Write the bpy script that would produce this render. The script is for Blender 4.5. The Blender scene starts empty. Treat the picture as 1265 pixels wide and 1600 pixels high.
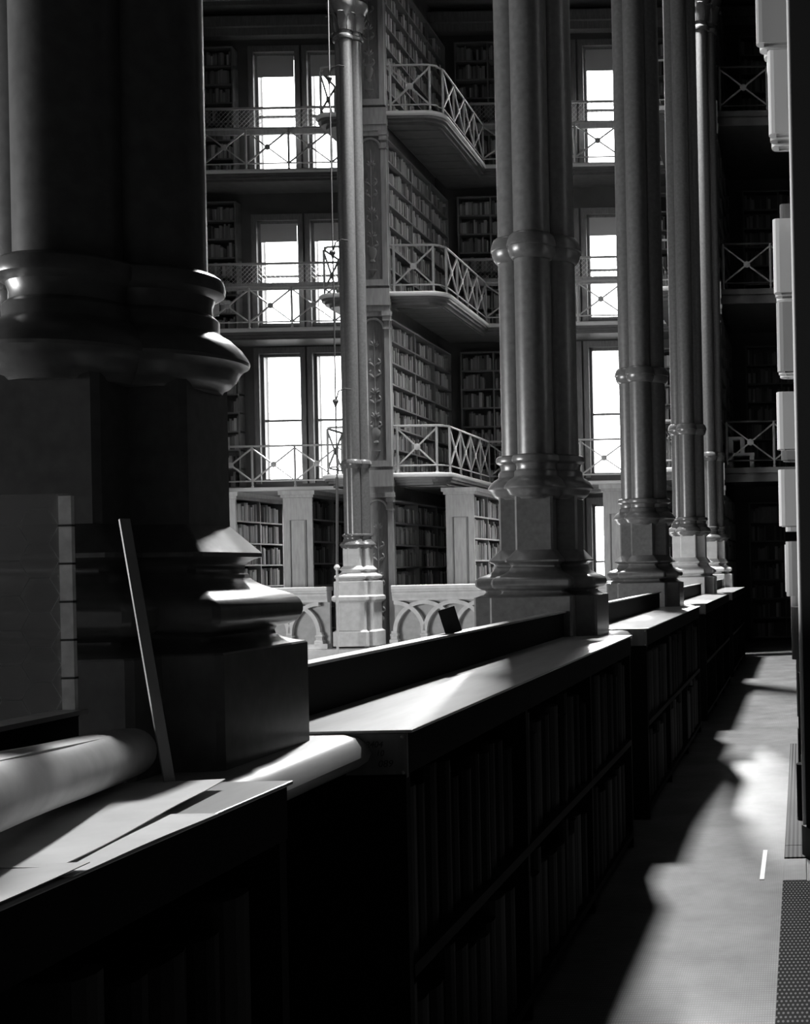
import bpy, bmesh, math, random
from mathutils import Vector, Matrix, Quaternion

random.seed(7)
R = random.Random(11)
ORD = 'first second third fourth fifth sixth seventh eighth ninth tenth eleventh twelfth thirteenth fourteenth fifteenth sixteenth seventeenth eighteenth nineteenth twentieth'.split()
ORD += ['twenty-' + o for o in ORD[:9]] + ['thirtieth'] + ['thirty-' + o for o in ORD[:9]]
TONE = ['black', 'dark', 'brown', 'grey', 'tan', 'pale']
scene = bpy.context.scene
COL = scene.collection
EYE = 1.5

# ------------------------------------------------------------------ camera
cd = bpy.data.cameras.new('camera')
cam = bpy.data.objects.new('camera', cd)
COL.objects.link(cam)
cam.location = (0, 0, EYE)
ROLL = 0.02
cam.matrix_world = Matrix.Translation((0, 0, EYE)) @ Matrix.Rotation(math.pi / 2, 4, 'X') @ Matrix.Rotation(-ROLL, 4, 'Z')
cd.sensor_fit = 'HORIZONTAL'
cd.sensor_width = 36.0
cd.lens = 2000.0 / 1265.0 * 36.0            # focal length of 2000 px
cd.shift_x = -(1250 - 632.5) / 1265.0       # rising / sliding front of a view camera
cd.shift_y = (880 - 800) / 1265.0
cd.clip_start = 0.05
cd.clip_end = 200
scene.camera = cam

# ------------------------------------------------------------------ world, lights, exposure
w = bpy.data.worlds.new('sky')
scene.world = w
w.use_nodes = True
bg = w.node_tree.nodes['Background']
bg.inputs[0].default_value = (1, 1, 1, 1)
bg.inputs[1].default_value = 11.0

def area_light(name, loc, size, energy, rot=(0, 0, 0)):
    l = bpy.data.lights.new(name, 'AREA')
    l.shape = 'RECTANGLE'
    l.size, l.size_y = size
    l.energy = energy
    o = bpy.data.objects.new(name, l)
    o.location = loc
    o.rotation_euler = rot
    COL.objects.link(o)
    return o

# daylight from the glazed roof over the open hall
area_light('skylight', (-6.5, 13.0, 15.7), (2.5, 8.0), 150)
# tall windows of the hall's side wall, out of frame to the left
area_light('hall_windows', (-17.4, 4.6, 1.6), (11.0, 2.7), 3900, (math.radians(90), 0, math.radians(-66)))
# added lamp high before the solid end wall, lights counters and floor
_p, _t = Vector((-4.2, 20.5, 13.6)), Vector((-0.9, 6.0, 1.0))
area_light('added_high_lamp', _p, (1.3, 1.3), 9500, (_p - _t).to_track_quat('Z', 'Y').to_euler())
# low sun behind the far windows
sl = bpy.data.lights.new('sun', 'SUN')
sl.energy = 15.0
sl.angle = 0.05
so = bpy.data.objects.new('sun', sl)
SUN_TO = Vector((-0.20, 1.0, 0.44))
so.rotation_euler = SUN_TO.to_track_quat('Z', 'Y').to_euler()
COL.objects.link(so)

vs = scene.view_settings
vs.view_transform = 'Standard'
vs.look = 'None'
vs.exposure = 0.0
vs.gamma = 1.0
vs.use_curve_mapping = False
scene.cycles.max_bounces = 8
scene.cycles.diffuse_bounces = 2
scene.cycles.transparent_max_bounces = 16
scene.cycles.sample_clamp_indirect = 6.0

# ------------------------------------------------------------------ materials (all grey: a black and white photograph)
def mat(name, g, rough=0.5, spec=0.5, metal=0.0, noise=0.0, scale=8.0, bump=0.0, stretch=None, attr=None):
    m = bpy.data.materials.new(name)
    m.use_nodes = True
    nt = m.node_tree
    b = nt.nodes['Principled BSDF']
    b.inputs['Base Color'].default_value = (g, g, g, 1)
    b.inputs['Roughness'].default_value = rough
    b.inputs['Specular IOR Level'].default_value = spec
    b.inputs['Metallic'].default_value = metal
    if attr:
        a = nt.nodes.new('ShaderNodeAttribute')
        a.attribute_name = attr
        nt.links.new(a.outputs['Color'], b.inputs['Base Color'])
    if noise or bump:
        tc = nt.nodes.new('ShaderNodeTexCoord')
        mp = nt.nodes.new('ShaderNodeMapping')
        if stretch:
            mp.inputs['Scale'].default_value = stretch
        nz = nt.nodes.new('ShaderNodeTexNoise')
        nz.inputs['Scale'].default_value = scale
        nz.inputs['Detail'].default_value = 4
        nt.links.new(tc.outputs['Object'], mp.inputs[0])
        nt.links.new(mp.outputs[0], nz.inputs['Vector'])
        if noise:
            rp = nt.nodes.new('ShaderNodeMapRange')
            rp.inputs['From Min'].default_value = 0.3
            rp.inputs['From Max'].default_value = 0.7
            rp.inputs['To Min'].default_value = g * (1 - noise)
            rp.inputs['To Max'].default_value = g * (1 + noise)
            nt.links.new(nz.outputs['Fac'], rp.inputs['Value'])
            nt.links.new(rp.outputs[0], b.inputs['Base Color'])
        if bump:
            bp = nt.nodes.new('ShaderNodeBump')
            bp.inputs['Strength'].default_value = bump
            bp.inputs['Distance'].default_value = 0.01
            nt.links.new(nz.outputs['Fac'], bp.inputs['Height'])
            nt.links.new(bp.outputs[0], b.inputs['Normal'])
    return m

M = {}
M['pier'] = mat('painted_iron', 0.115, 0.28, 0.5, noise=0.18, scale=30, bump=0.05)
M['pier_lit'] = mat('pier_paint_lit', 0.55, 0.5, 0.4, noise=0.10, scale=12)  # stronger light on the far pedestals, put into a paler pier colour
M['stone'] = mat('pale_stone', 0.62, 0.55, 0.4, noise=0.10, scale=10)
M['stone_dark'] = mat('recessed_stone', 0.42, 0.6, 0.3, noise=0.12, scale=10)
M['wood'] = mat('brown_wood', 0.17, 0.45, 0.4, noise=0.2, scale=6, stretch=(6, 6, 1))
M['wood_pale'] = mat('pale_wood', 0.34, 0.5, 0.4, noise=0.15, scale=5, stretch=(5, 5, 0.8))
M['carving'] = mat('carved_wood', 0.22, 0.5, 0.4)
M['counter'] = mat('dark_counter', 0.36, 0.3, 0.6, noise=0.15, scale=5, stretch=(5, 0.6, 5), bump=0.02)
M['black'] = mat('black_paint', 0.02, 0.6, 0.3)
M['case_dark'] = mat('dark_case', 0.01, 0.7, 0.05)
M['wall'] = mat('plaster_wall', 0.10, 0.7, 0.2, noise=0.12, scale=2)
M['ceil'] = mat('ceiling_paint', 0.08, 0.8, 0.2)
M['iron'] = mat('pale_iron', 0.45, 0.4, 0.5)
M['iron_dark'] = mat('dark_iron', 0.05, 0.5, 0.5)
M['slab'] = mat('balcony_wood', 0.13, 0.5, 0.4, noise=0.15, scale=6)
M['slab_edge'] = mat('balcony_edge', 0.7, 0.45, 0.5)
M['shelf'] = mat('shelf_board', 0.30, 0.5, 0.4)
M['books'] = mat('book_spines', 0.3, 0.6, 0.3, attr='Col')
M['pages'] = mat('book_pages', 0.62, 0.8, 0.1)
M['paper'] = mat('paper', 0.6, 0.7, 0.2, noise=0.08, scale=14)
M['paper_grey'] = mat('brown_wrapping_paper', 0.38, 0.5, 0.35, noise=0.25, scale=9, bump=0.15)
M['white'] = mat('white_paint', 0.85, 0.5, 0.3)
M['tape'] = mat('linen_tape', 0.7, 0.8, 0.1, noise=0.2, scale=40)
M['brass'] = mat('dull_brass', 0.5, 0.3, 0.5, metal=1.0)
M['blind'] = mat('window_blind', 0.5, 0.8, 0.1)
BOOKM = [mat('book_cover_%s' % n, g, 0.65, 0.25 if g > .1 else 0.05) for n, g in
         (('black', .015), ('dark', .05), ('brown', .18), ('grey', .28), ('tan', .48), ('cream', .72))]

def glass(name, tint, gloss, haze=0.0, haze_g=.5):
    m = bpy.data.materials.new(name)
    m.use_nodes = True
    nt = m.node_tree
    nt.nodes.remove(nt.nodes['Principled BSDF'])
    out = nt.nodes['Material Output']
    t = nt.nodes.new('ShaderNodeBsdfTransparent')
    t.inputs[0].default_value = (tint, tint, tint, 1)
    g = nt.nodes.new('ShaderNodeBsdfGlossy')
    g.inputs['Roughness'].default_value = 0.08
    mx = nt.nodes.new('ShaderNodeMixShader')
    mx.inputs[0].default_value = gloss
    nt.links.new(t.outputs[0], mx.inputs[1])
    nt.links.new(g.outputs[0], mx.inputs[2])
    last = mx
    if haze:
        d = nt.nodes.new('ShaderNodeBsdfDiffuse')
        d.inputs[0].default_value = (haze_g, haze_g, haze_g, 1)
        m2 = nt.nodes.new('ShaderNodeMixShader')
        m2.inputs[0].default_value = haze
        nt.links.new(mx.outputs[0], m2.inputs[1])
        nt.links.new(d.outputs[0], m2.inputs[2])
        last = m2
    nt.links.new(last.outputs[0], out.inputs[0])
    return m
M['window_glass'] = glass('window_glass', 0.97, 0.05)
M['dusty_glass'] = glass('dusty_glass', 0.72, 0.12, 0.25, 0.5)

def mat_floor():
    m = mat('linoleum', 0.30, 0.6, 0.2)
    nt = m.node_tree
    b = nt.nodes['Principled BSDF']
    tc = nt.nodes.new('ShaderNodeTexCoord')
    nz = nt.nodes.new('ShaderNodeTexNoise'); nz.inputs['Scale'].default_value = 2.6; nz.inputs['Detail'].default_value = 9; nz.inputs['Roughness'].default_value = 0.7
    wv = nt.nodes.new('ShaderNodeTexWave'); wv.inputs['Scale'].default_value = 36; wv.bands_direction = 'X'
    wv2 = nt.nodes.new('ShaderNodeTexWave'); wv2.inputs['Scale'].default_value = 14; wv2.bands_direction = 'Y'
    for n in (nz, wv, wv2):
        nt.links.new(tc.outputs['Object'], n.inputs['Vector'])
    mul = nt.nodes.new('ShaderNodeMath'); mul.operation = 'MULTIPLY'
    nt.links.new(wv.outputs['Fac'], mul.inputs[0]); nt.links.new(wv2.outputs['Fac'], mul.inputs[1])
    rp = nt.nodes.new('ShaderNodeMapRange'); rp.inputs['From Min'].default_value = 0.3; rp.inputs['From Max'].default_value = 0.7; rp.inputs['To Min'].default_value = 0.09; rp.inputs['To Max'].default_value = 0.21
    nt.links.new(nz.outputs['Fac'], rp.inputs['Value'])
    r2 = nt.nodes.new('ShaderNodeMapRange'); r2.inputs['To Min'].default_value = 0.7; r2.inputs['To Max'].default_value = 1.3
    nt.links.new(mul.outputs[0], r2.inputs['Value'])
    m2 = nt.nodes.new('ShaderNodeMath'); m2.operation = 'MULTIPLY'
    nt.links.new(rp.outputs[0], m2.inputs[0]); nt.links.new(r2.outputs[0], m2.inputs[1])
    nt.links.new(m2.outputs[0], b.inputs['Base Color'])
    return m
M['floor'] = mat_floor()

def mat_studs():
    m = mat('studded_rubber', 0.05, 0.85, 0.05)
    nt = m.node_tree
    b = nt.nodes['Principled BSDF']
    tc = nt.nodes.new('ShaderNodeTexCoord')
    mp = nt.nodes.new('ShaderNodeMapping'); mp.inputs['Scale'].default_value = (64, 26, 0)
    sp = nt.nodes.new('ShaderNodeSeparateXYZ')
    nt.links.new(tc.outputs['Object'], mp.inputs[0]); nt.links.new(mp.outputs[0], sp.inputs[0])
    def mth(op, a, bb=None):
        n = nt.nodes.new('ShaderNodeMath'); n.operation = op
        for i, v in enumerate((a, bb)):
            if v is None: continue
            if isinstance(v, (int, float)): n.inputs[i].default_value = v
            else: nt.links.new(v, n.inputs[i])
        return n.outputs[0]
    row = mth('FLOOR', sp.outputs[1])
    odd = mth('MULTIPLY', mth('MODULO', row, 2), 0.5)
    fx = mth('SUBTRACT', mth('FRACT', mth('ADD', sp.outputs[0], odd)), 0.5)
    fy = mth('SUBTRACT', mth('FRACT', sp.outputs[1]), 0.5)
    d2 = mth('ADD', mth('MULTIPLY', fx, fx), mth('MULTIPLY', fy, fy))
    dot = mth('LESS_THAN', d2, 0.07)
    rp = nt.nodes.new('ShaderNodeMapRange'); rp.inputs['To Min'].default_value = 0.012; rp.inputs['To Max'].default_value = 0.16
    nt.links.new(dot, rp.inputs['Value']); nt.links.new(rp.outputs[0], b.inputs['Base Color'])
    return m
M['studs'] = mat_studs()

def mat_ribs():
    m = mat('ribbed_rubber', 0.2, 0.8, 0.1)
    nt = m.node_tree
    b = nt.nodes['Principled BSDF']
    tc = nt.nodes.new('ShaderNodeTexCoord')
    wv = nt.nodes.new('ShaderNodeTexWave'); wv.inputs['Scale'].default_value = 14; wv.bands_direction = 'X'
    nt.links.new(tc.outputs['Object'], wv.inputs['Vector'])
    rp = nt.nodes.new('ShaderNodeMapRange'); rp.inputs['To Min'].default_value = 0.03; rp.inputs['To Max'].default_value = 0.14
    nt.links.new(wv.outputs['Fac'], rp.inputs['Value']); nt.links.new(rp.outputs[0], b.inputs['Base Color'])
    return m
M['ribs'] = mat_ribs()

def mat_mesh_guard():
    m = bpy.data.materials.new('guard_wire'); m.use_nodes = True
    b = m.node_tree.nodes['Principled BSDF']
    b.inputs['Base Color'].default_value = (.4, .4, .4, 1); b.inputs['Roughness'].default_value = .5
    return m
M['wire'] = mat_mesh_guard()

# ------------------------------------------------------------------ mesh building helpers
class MB:
    def __init__(s):
        s.v, s.f, s.c, s.mi = [], [], [], []
        s.smooth = False
    def _add(s, vs, fs, col=None, mi=0):
        n = len(s.v)
        s.v += [tuple(p) for p in vs]
        for f in fs:
            s.f.append(tuple(n + i for i in f)); s.c.append(col); s.mi.append(mi)
        return s
    def box(s, x0, x1, y0, y1, z0, z1, col=None, mi=0):
        if x1 < x0: x0, x1 = x1, x0
        if y1 < y0: y0, y1 = y1, y0
        if z1 < z0: z0, z1 = z1, z0
        vs = [(x0, y0, z0), (x1, y0, z0), (x1, y1, z0), (x0, y1, z0), (x0, y0, z1), (x1, y0, z1), (x1, y1, z1), (x0, y1, z1)]
        return s._add(vs, [(0, 3, 2, 1), (4, 5, 6, 7), (0, 1, 5, 4), (1, 2, 6, 5), (2, 3, 7, 6), (3, 0, 4, 7)], col, mi)
    def lathe(s, prof, n=32, cx=0, cy=0):
        vs, fs = [], []
        for r, z in prof:
            for k in range(n):
                a = 2 * math.pi * k / n
                vs.append((cx + r * math.cos(a), cy + r * math.sin(a), z))
        for i in range(len(prof) - 1):
            for k in range(n):
                k2 = (k + 1) % n
                fs.append((i * n + k, (i + 1) * n + k, (i + 1) * n + k2, i * n + k2))
        fs.append(tuple(range(n))); fs.append(tuple((len(prof) - 1) * n + k for k in reversed(range(n))))
        s.smooth = True
        return s._add(vs, fs)
    def loft(s, prof, ch=0.0, cx=0, cy=0):
        """square (chamfered) rings: prof = [(half, z)...]"""
        vs, fs = [], []
        for h, z in prof:
            c = min(ch, h * .5)
            if ch > 0:
                ring = [(h, -h + c), (h, h - c), (h - c, h), (-h + c, h), (-h, h - c), (-h, -h + c), (-h + c, -h), (h - c, -h)]
            else:
                ring = [(h, -h), (h, h), (-h, h), (-h, -h)]
            vs += [(cx + a, cy + b, z) for a, b in ring]
        n = 8 if ch > 0 else 4
        for i in range(len(prof) - 1):
            for k in range(n):
                k2 = (k + 1) % n
                fs.append((i * n + k, (i + 1) * n + k, (i + 1) * n + k2, i * n + k2))
        fs.append(tuple(range(n))); fs.append(tuple((len(prof) - 1) * n + k for k in reversed(range(n))))
        return s._add(vs, fs)
    def prism(s, pts, z0, z1):
        n = len(pts)
        vs = [(x, y, z0) for x, y in pts] + [(x, y, z1) for x, y in pts]
        fs = [tuple(reversed(range(n))), tuple(range(n, 2 * n))]
        for k in range(n):
            k2 = (k + 1) % n
            fs.append((k, k2, n + k2, n + k))
        return s._add(vs, fs)
    def tube(s, pts, r, n=8, closed=False):
        pts = [Vector(p) for p in pts]
        rs = r if isinstance(r, (list, tuple)) else [r] * len(pts)
        vs, fs = [], []
        up = None
        for i, p in enumerate(pts):
            a = pts[i - 1] if i > 0 else pts[i]
            b = pts[i + 1] if i < len(pts) - 1 else pts[i]
            t = (b - a).normalized()
            if up is None:
                up = Vector((0, 0, 1)) if abs(t.z) < .9 else Vector((1, 0, 0))
            u = t.cross(up).normalized(); v = u.cross(t).normalized(); up = v
            for k in range(n):
                an = 2 * math.pi * (k + .5) / n
                vs.append(p + rs[i] * (math.cos(an) * u + math.sin(an) * v))
        for i in range(len(pts) - 1):
            for k in range(n):
                k2 = (k + 1) % n
                fs.append((i * n + k, i * n + k2, (i + 1) * n + k2, (i + 1) * n + k))
        fs.append(tuple(reversed(range(n)))); fs.append(tuple((len(pts) - 1) * n + k for k in range(n)))
        if n > 5: s.smooth = True
        return s._add(vs, fs)
    def mesh(s, name, mats, recalc=True):
        me = bpy.data.meshes.new(name)
        me.from_pydata(s.v, [], s.f)
        for m in (mats if isinstance(mats, (list, tuple)) else [mats]):
            me.materials.append(m)
        if recalc:
            bm = bmesh.new(); bm.from_mesh(me)
            bmesh.ops.recalc_face_normals(bm, faces=bm.faces)
            bm.to_mesh(me); bm.free()
        for p, mi in zip(me.polygons, s.mi):
            p.material_index = mi
        if any(c is not None for c in s.c):
            at = me.color_attributes.new('Col', 'FLOAT_COLOR', 'CORNER')
            k = 0
            for p, c in zip(me.polygons, s.c):
                for _ in range(p.loop_total):
                    at.data[k].color = (c, c, c, 1); k += 1
        if s.smooth:
            me.polygons.foreach_set('use_smooth', [True] * len(me.polygons))
            me.set_sharp_from_angle(angle=math.radians(38))
        me.update()
        return me

def link(name, data, parent=None, loc=None, rot=None, scale=None):
    o = bpy.data.objects.new(name, data)
    COL.objects.link(o)
    if parent: o.parent = parent
    if loc is not None: o.location = loc
    if rot is not None: o.rotation_euler = rot
    if scale is not None: o.scale = scale
    return o
def obj(name, mb, m, parent=None, **k):
    return link(name, mb.mesh(name, m), parent, **k)
def tag(o, label=None, cat=None, group=None, kind=None):
    if label: o['label'] = label
    if cat: o['category'] = cat
    if group: o['group'] = group
    if kind: o['kind'] = kind
    return o
def thing(name, label, cat, loc=(0, 0, 0), group=None):
    return tag(link(name, None, loc=loc), label, cat, group)
def struct(name, mb, m, label=None, parent=None):
    o = obj(name, mb, m, parent)
    if not parent: o['kind'] = 'structure'
    if label: o['label'] = label
    return o
def bevel(o, w, seg=2):
    b = o.modifiers.new('bevel', 'BEVEL'); b.width = w; b.segments = seg; b.limit_method = 'ANGLE'
    return o

# ------------------------------------------------------------------ layout constants (x to the right, y along the aisle, z up)
Y_END, Y_BAL, Y_FRONT = 25.4, 24.5, 21.6
LEVEL = [0.0, 3.15, 6.2, 9.24, 12.4]
XPIER = -1.44
PIERS_Y = [2.66, 7.15, 11.9, 16.7, 20.95]
TOP = 1.133          # counter top height
WIN_X = [(-16.6, -15.8), (-15.5, -14.7), (-10.64, -9.82), (-9.58, -8.78), (-5.13, -4.35), (-4.11, -3.32)]
WIN_Z = [(0.55, 2.76), (3.33, 5.86), (6.42, 8.5), (9.46, 11.84)]

# ------------------------------------------------------------------ structure
struct('floor', MB().box(-1.75, 0.45, -8, Y_END, -0.25, 0.0).box(-18, -1.75, 21.1, Y_END, -0.25, 0.0), M['floor'],
       'worn linoleum floor of the gallery aisle')
struct('floor_hall', MB().box(-18, -1.75, -8, 21.1, -5.2, -5.0), M['floor'])
struct('wall_right', MB().box(0.45, 0.7, -8, Y_END + .4, -0.25, 16), M['case_dark'])
struct('wall_left', MB().box(-18.3, -18, -8, Y_END + .4, -5.2, 16), M['wall'])
struct('wall_near', MB().box(-18, 0.45, -8.3, -8, -5.2, 16), M['case_dark'])
struct('light_hood_slab', MB().box(-18, -13.0, -8, 20.6, 3.0, 3.15).box(-18, -13.0, -8, 20.6, -.25, 0), M['slab'])  # unseen slabs added to keep hall_windows light off the upper levels
struct('ground_outside', MB().box(-60, 40, 26.2, 120, -5.6, -5.5), M['wall'])
struct('ceiling', MB().box(-18.3, 0.7, -8.3, 21.2, 16, 16.2), M['ceil'])
struct('ceiling_alcoves', MB().box(-18, 0.45, 21.2, Y_END, 12.9, 13.1), M['ceil'])
struct('ceiling_aisle', MB().box(-1.2, 0.45, -8, 21.2, 11.3, 11.5), M['ceil'])
struct('wall_aisle_arcade', MB().box(-1.7, -1.2, -8, 21.2, 11.0, 16), M['wall'])
struct('wall_end_arcade', MB().box(-18, -1.7, 20.7, 21.2, 11.0, 16), M['wall'])
struct('wall_below_aisle', MB().box(-1.75, -1.3, -8, 21.1, -5.0, -0.25), M['wall'])

mb = MB()
xs = [-18.0] + [c for p in WIN_X for c in p] + [0.45]
for i in range(0, len(xs), 2):
    mb.box(xs[i], xs[i + 1], Y_END, Y_END + .4, -5.2, 16)
for (a, b) in WIN_X:
    z = -5.2
    for (z0, z1) in WIN_Z:
        mb.box(a, b, Y_END, Y_END + .4, z, z0); z = z1
    mb.box(a, b, Y_END, Y_END + .4, z, 16)
struct('wall_end', mb, M['wall'], 'far end wall pierced by tall windows')

struct('trim_1', MB().box(-18, .45, Y_END - .30, Y_END, 12.25, 12.45).box(-18, .45, Y_END - .22, Y_END, 12.1, 12.25).box(-18, .45, Y_END - .40, Y_END, 12.62, 12.9), M['wood'])
# windows
wn = 0
blindset = {3: 0.42, 2: 0.36}
for ci, (a, b) in enumerate(WIN_X):
    for li, (z0, z1) in enumerate(WIN_Z):
        wn += 1
        W, H = b - a, z1 - z0
        f = MB()
        t = .05
        f.box(-W / 2, -W / 2 + t, -.05, .05, 0, H).box(W / 2 - t, W / 2, -.05, .05, 0, H)
        f.box(-W / 2 + t, W / 2 - t, -.05, .05, 0, t).box(-W / 2 + t, W / 2 - t, -.05, .05, H - t, H)
        o = obj('window_%d' % wn, f, M['wood'], loc=((a + b) / 2, Y_END + .12, z0))
        o['kind'] = 'structure'
        obj('meeting_rail', MB().box(-W / 2 + t, W / 2 - t, -.03, .03, H * .48 - .02, H * .48 + .02), M['wood'], o)
        for (p0, p1) in ((t, H * .48 - .02), (H * .48 + .02, H - t)):
            obj('pane', MB().box(-W / 2 + t, W / 2 - t, -.004, .004, p0, p1), M['window_glass'], o)
        if li in blindset and ci >= 2:
            obj('blind', MB().box(-W / 2 + t, W / 2 - t, -.075, -.065, H - t - blindset[li], H - t), M['blind'], o)
            obj('sash_board', MB().box(-W / 2, W / 2, -.10, -.055, -.02, .05), M['wood'], o)
        # architrave round each window
        g = MB().box(-W / 2 - .1, -W / 2, -.17, -.12, -.05, H + .12).box(W / 2, W / 2 + .1, -.17, -.12, -.05, H + .12).box(-W / 2, W / 2, -.17, -.12, H, H + .12)
        obj('architrave', g, M['wood'], o)

# ------------------------------------------------------------------ clustered columns
SA = 0.113
OFF = [(0, -SA), (SA, 0), (-SA, 0), (0, SA)]
P_BASE = [(.099, 2.126), (.118, 2.124), (.129, 2.116), (.133, 2.10), (.131, 2.088), (.122, 2.081), (.112, 2.076), (.107, 2.06), (.108, 2.042),
          (.117, 2.034), (.120, 2.030), (.120, 2.008), (.126, 2.0), (.143, 1.99), (.162, 1.972), (.174, 1.954), (.178, 1.945), (.176, 1.938),
          (.166, 1.932), (.158, 1.922), (.150, 1.906), (.138, 1.894), (.126, 1.888), (.122, 1.880), (.09, 1.878)]
P_RING = [(.0985, 3.338), (.108, 3.335), (.122, 3.322), (.132, 3.298), (.138, 3.272), (.138, 3.262), (.131, 3.258), (.130, 3.240), (.122, 3.215),
          (.108, 3.196), (.0985, 3.192)]
P_MOULD = [(.103, 1.603), (.151, 1.546), (.151, 1.537), (.140, 1.533), (.130, 1.527), (.125, 1.519), (.124, 1.511), (.128, 1.503)]
for _k in range(9):                                   # long hollow sweeping out
    _u = _k / 8
    P_MOULD.append((.130 + .058 * (_u ** 1.5), 1.500 - .040 * (_u ** .8)))
for _k in range(13):                                  # fat round
    _a = math.radians(70 - 160 * _k / 12)
    P_MOULD.append((.180 + .034 * math.cos(_a), 1.424 + .036 * math.sin(_a)))
P_MOULD += [(.172, 1.385), (.168, 1.378), (.170, 1.370), (.180, 1.362), (.196, 1.355), (.214, 1.350)]
P_CAP = [(.099, 10.18), (.13, 10.19), (.14, 10.22), (.13, 10.25), (.105, 10.27), (.11, 10.4), (.14, 10.55), (.19, 10.68), (.22, 10.72), (.22, 10.8)]
me_shaft = MB().lathe([(.099, 2.10), (.099, 10.2)], 40).mesh('shaft', M['pier'])
me_base = MB().lathe(P_BASE, 40).mesh('base_ring', M['pier'])
me_ring = MB().lathe(P_RING, 40).mesh('collar', M['pier'])
me_cap = MB().lathe(P_CAP, 24).mesh('capital', M['pier'])
me_ped = MB().loft([(.103, 1.600), (.103, 1.945)], .012).mesh('pedestal', M['pier'])
_mb = MB().loft(P_MOULD, .012); _mb.smooth = True
me_mould = _mb.mesh('base_moulding', M['pier'])
me_plinth = MB().loft([(.22, 1.125), (.22, 1.346), (.216, 1.350)], .012).mesh('plinth', M['pier'])
def copy_mesh(me, m):
    c = me.copy(); c.materials.clear(); c.materials.append(m); return c
PALE = [copy_mesh(me, M['pier_lit']) for me in (me_ped, me_mould, me_plinth)]

def leaf_mesh():
    mb = MB()
    # a curling capital leaf: a bent strip
    pts = [(0, 0, .06), (.012, .10, .075), (.03, .20, .07), (.075, .27, .05), (.10, .25, .03)]
    vs, fs = [], []
    for (o, z, wd) in pts:
        vs += [(-wd, -o, z), (0, -o - .018, z), (wd, -o, z), (0, -o + .01, z)]
    for i in range(len(pts) - 1):
        for k in range(4):
            k2 = (k + 1) % 4
            fs.append((i * 4 + k, i * 4 + k2, (i + 1) * 4 + k2, (i + 1) * 4 + k))
    fs += [(0, 1, 2, 3), tuple(len(vs) - 4 + k for k in (3, 2, 1, 0))]
    mb._add(vs, fs); mb.smooth = True
    return mb.mesh('leaf', M['pier'])
me_leaf = leaf_mesh()

PLACES = ['nearest dark clustered column, shown from base to lower shafts, beside the leaning glass pane',
          'second dark clustered column along the counters, with a spot of sun on its right rim',
          'third clustered column along the counters, in front of a tall bright window',
          'fourth clustered column in the row receding along the aisle',
          'last clustered column of the aisle row, where the balustrade meets it']
def column(x, y, label, pale=False, pedestal_floor=None):
    t = thing('clustered_column', label, 'column', (x, y, 0), 'clustered iron columns of the gallery')
    for (ox, oy) in OFF:
        L = (ox, oy, 0)
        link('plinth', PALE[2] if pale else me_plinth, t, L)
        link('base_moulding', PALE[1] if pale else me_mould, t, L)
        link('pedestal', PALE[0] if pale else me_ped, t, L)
        link('base_ring', me_base, t, L)
        link('shaft', me_shaft, t, L)
        link('collar', me_ring, t, L)
        c = link('capital', me_cap, t, L)
        if pale or y > 20:
            for k in range(6):
                link('leaf', me_leaf, c, (0.12 * math.sin(k * math.pi / 3), -0.12 * math.cos(k * math.pi / 3), 10.32), (0, 0, k * math.pi / 3))
        if pedestal_floor is not None:
            pr = [(.222, 1.125), (.25, 1.10), (.25, 1.05), (.235, 1.03), (.205, 1.01), (.20, .99), (.20, .56), (.24, .53), (.24, .30)]
            obj('pedestal_block', MB().loft(pr, .012), M['pier_lit'], t, loc=L)
    return t
for y, lb in zip(PIERS_Y, PLACES):
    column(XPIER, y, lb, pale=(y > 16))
column(-7.25, 21.0, 'clustered column on a pale pedestal breaking the pointed-arch balustrade across the hall', True, .3)

# ------------------------------------------------------------------ parapet coping under the columns and the counters
cop = MB()
prof = [(-1.86, 1.05), (-1.86, 1.125), (-1.06, 1.125), (-1.03, 1.118), (-1.008, 1.10), (-1.0, 1.08), (-1.008, 1.062), (-1.03, 1.048), (-1.06, 1.04), (-1.25, 1.04)]
n = len(prof)
vs = [(x, -2, z) for x, z in prof] + [(x, 21.0, z) for x, z in prof]
fs = [tuple(range(n)), tuple(reversed(range(n, 2 * n)))] + [(k, n + k, n + (k + 1) % n, (k + 1) % n) for k in range(n)]
cop._add(vs, fs); cop.smooth = True
o = struct('wall_parapet', MB().box(-1.8, -1.26, -2, 21.0, -0.25, 1.05), M['stone_dark'], 'stone parapet carrying the columns beside the aisle')
obj('coping', cop, M['counter'], o)['label'] = 'rounded coping of the parapet'

# unit book: x thickness, y depth (spine at -y), z height, all 0..1 centred in x
def book_mesh():
    mb = MB()
    sp = [(-.5, .08), (-.46, .02), (-.25, -.02), (0, -.03), (.25, -.02), (.46, .02), (.5, .08)]
    out = sp + [(.5, 1.0), (.36, 1.0), (.36, .1), (-.36, .1), (-.36, 1.0), (-.5, 1.0)]
    n = len(out)
    vs = [(x, y, 0) for x, y in out] + [(x, y, 1) for x, y in out]
    fs = [(k, (k + 1) % n, n + (k + 1) % n, n + k) for k in range(n)]
    for b in (0, n):
        q = [(0, 1, 11 - 0, 12), (1, 2, 3, 10), (3, 4, 5, 9), (5, 6, 7, 8), (1, 10, 11), (5, 8, 9), (3, 9, 10)]
        fs += [tuple(b + i for i in f) for f in q]
    mb._add(vs, fs, mi=0)
    mb.box(-.36, .36, .1, .97, .02, .97, mi=1)
    me = mb.mesh('book', [BOOKM[2], M['pages']])
    return me
BOOKS = []
_bm = book_mesh()
for m in BOOKM:
    c = _bm.copy(); c.materials.clear(); c.materials.append(m); c.materials.append(M['pages']); BOOKS.append(c)

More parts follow.
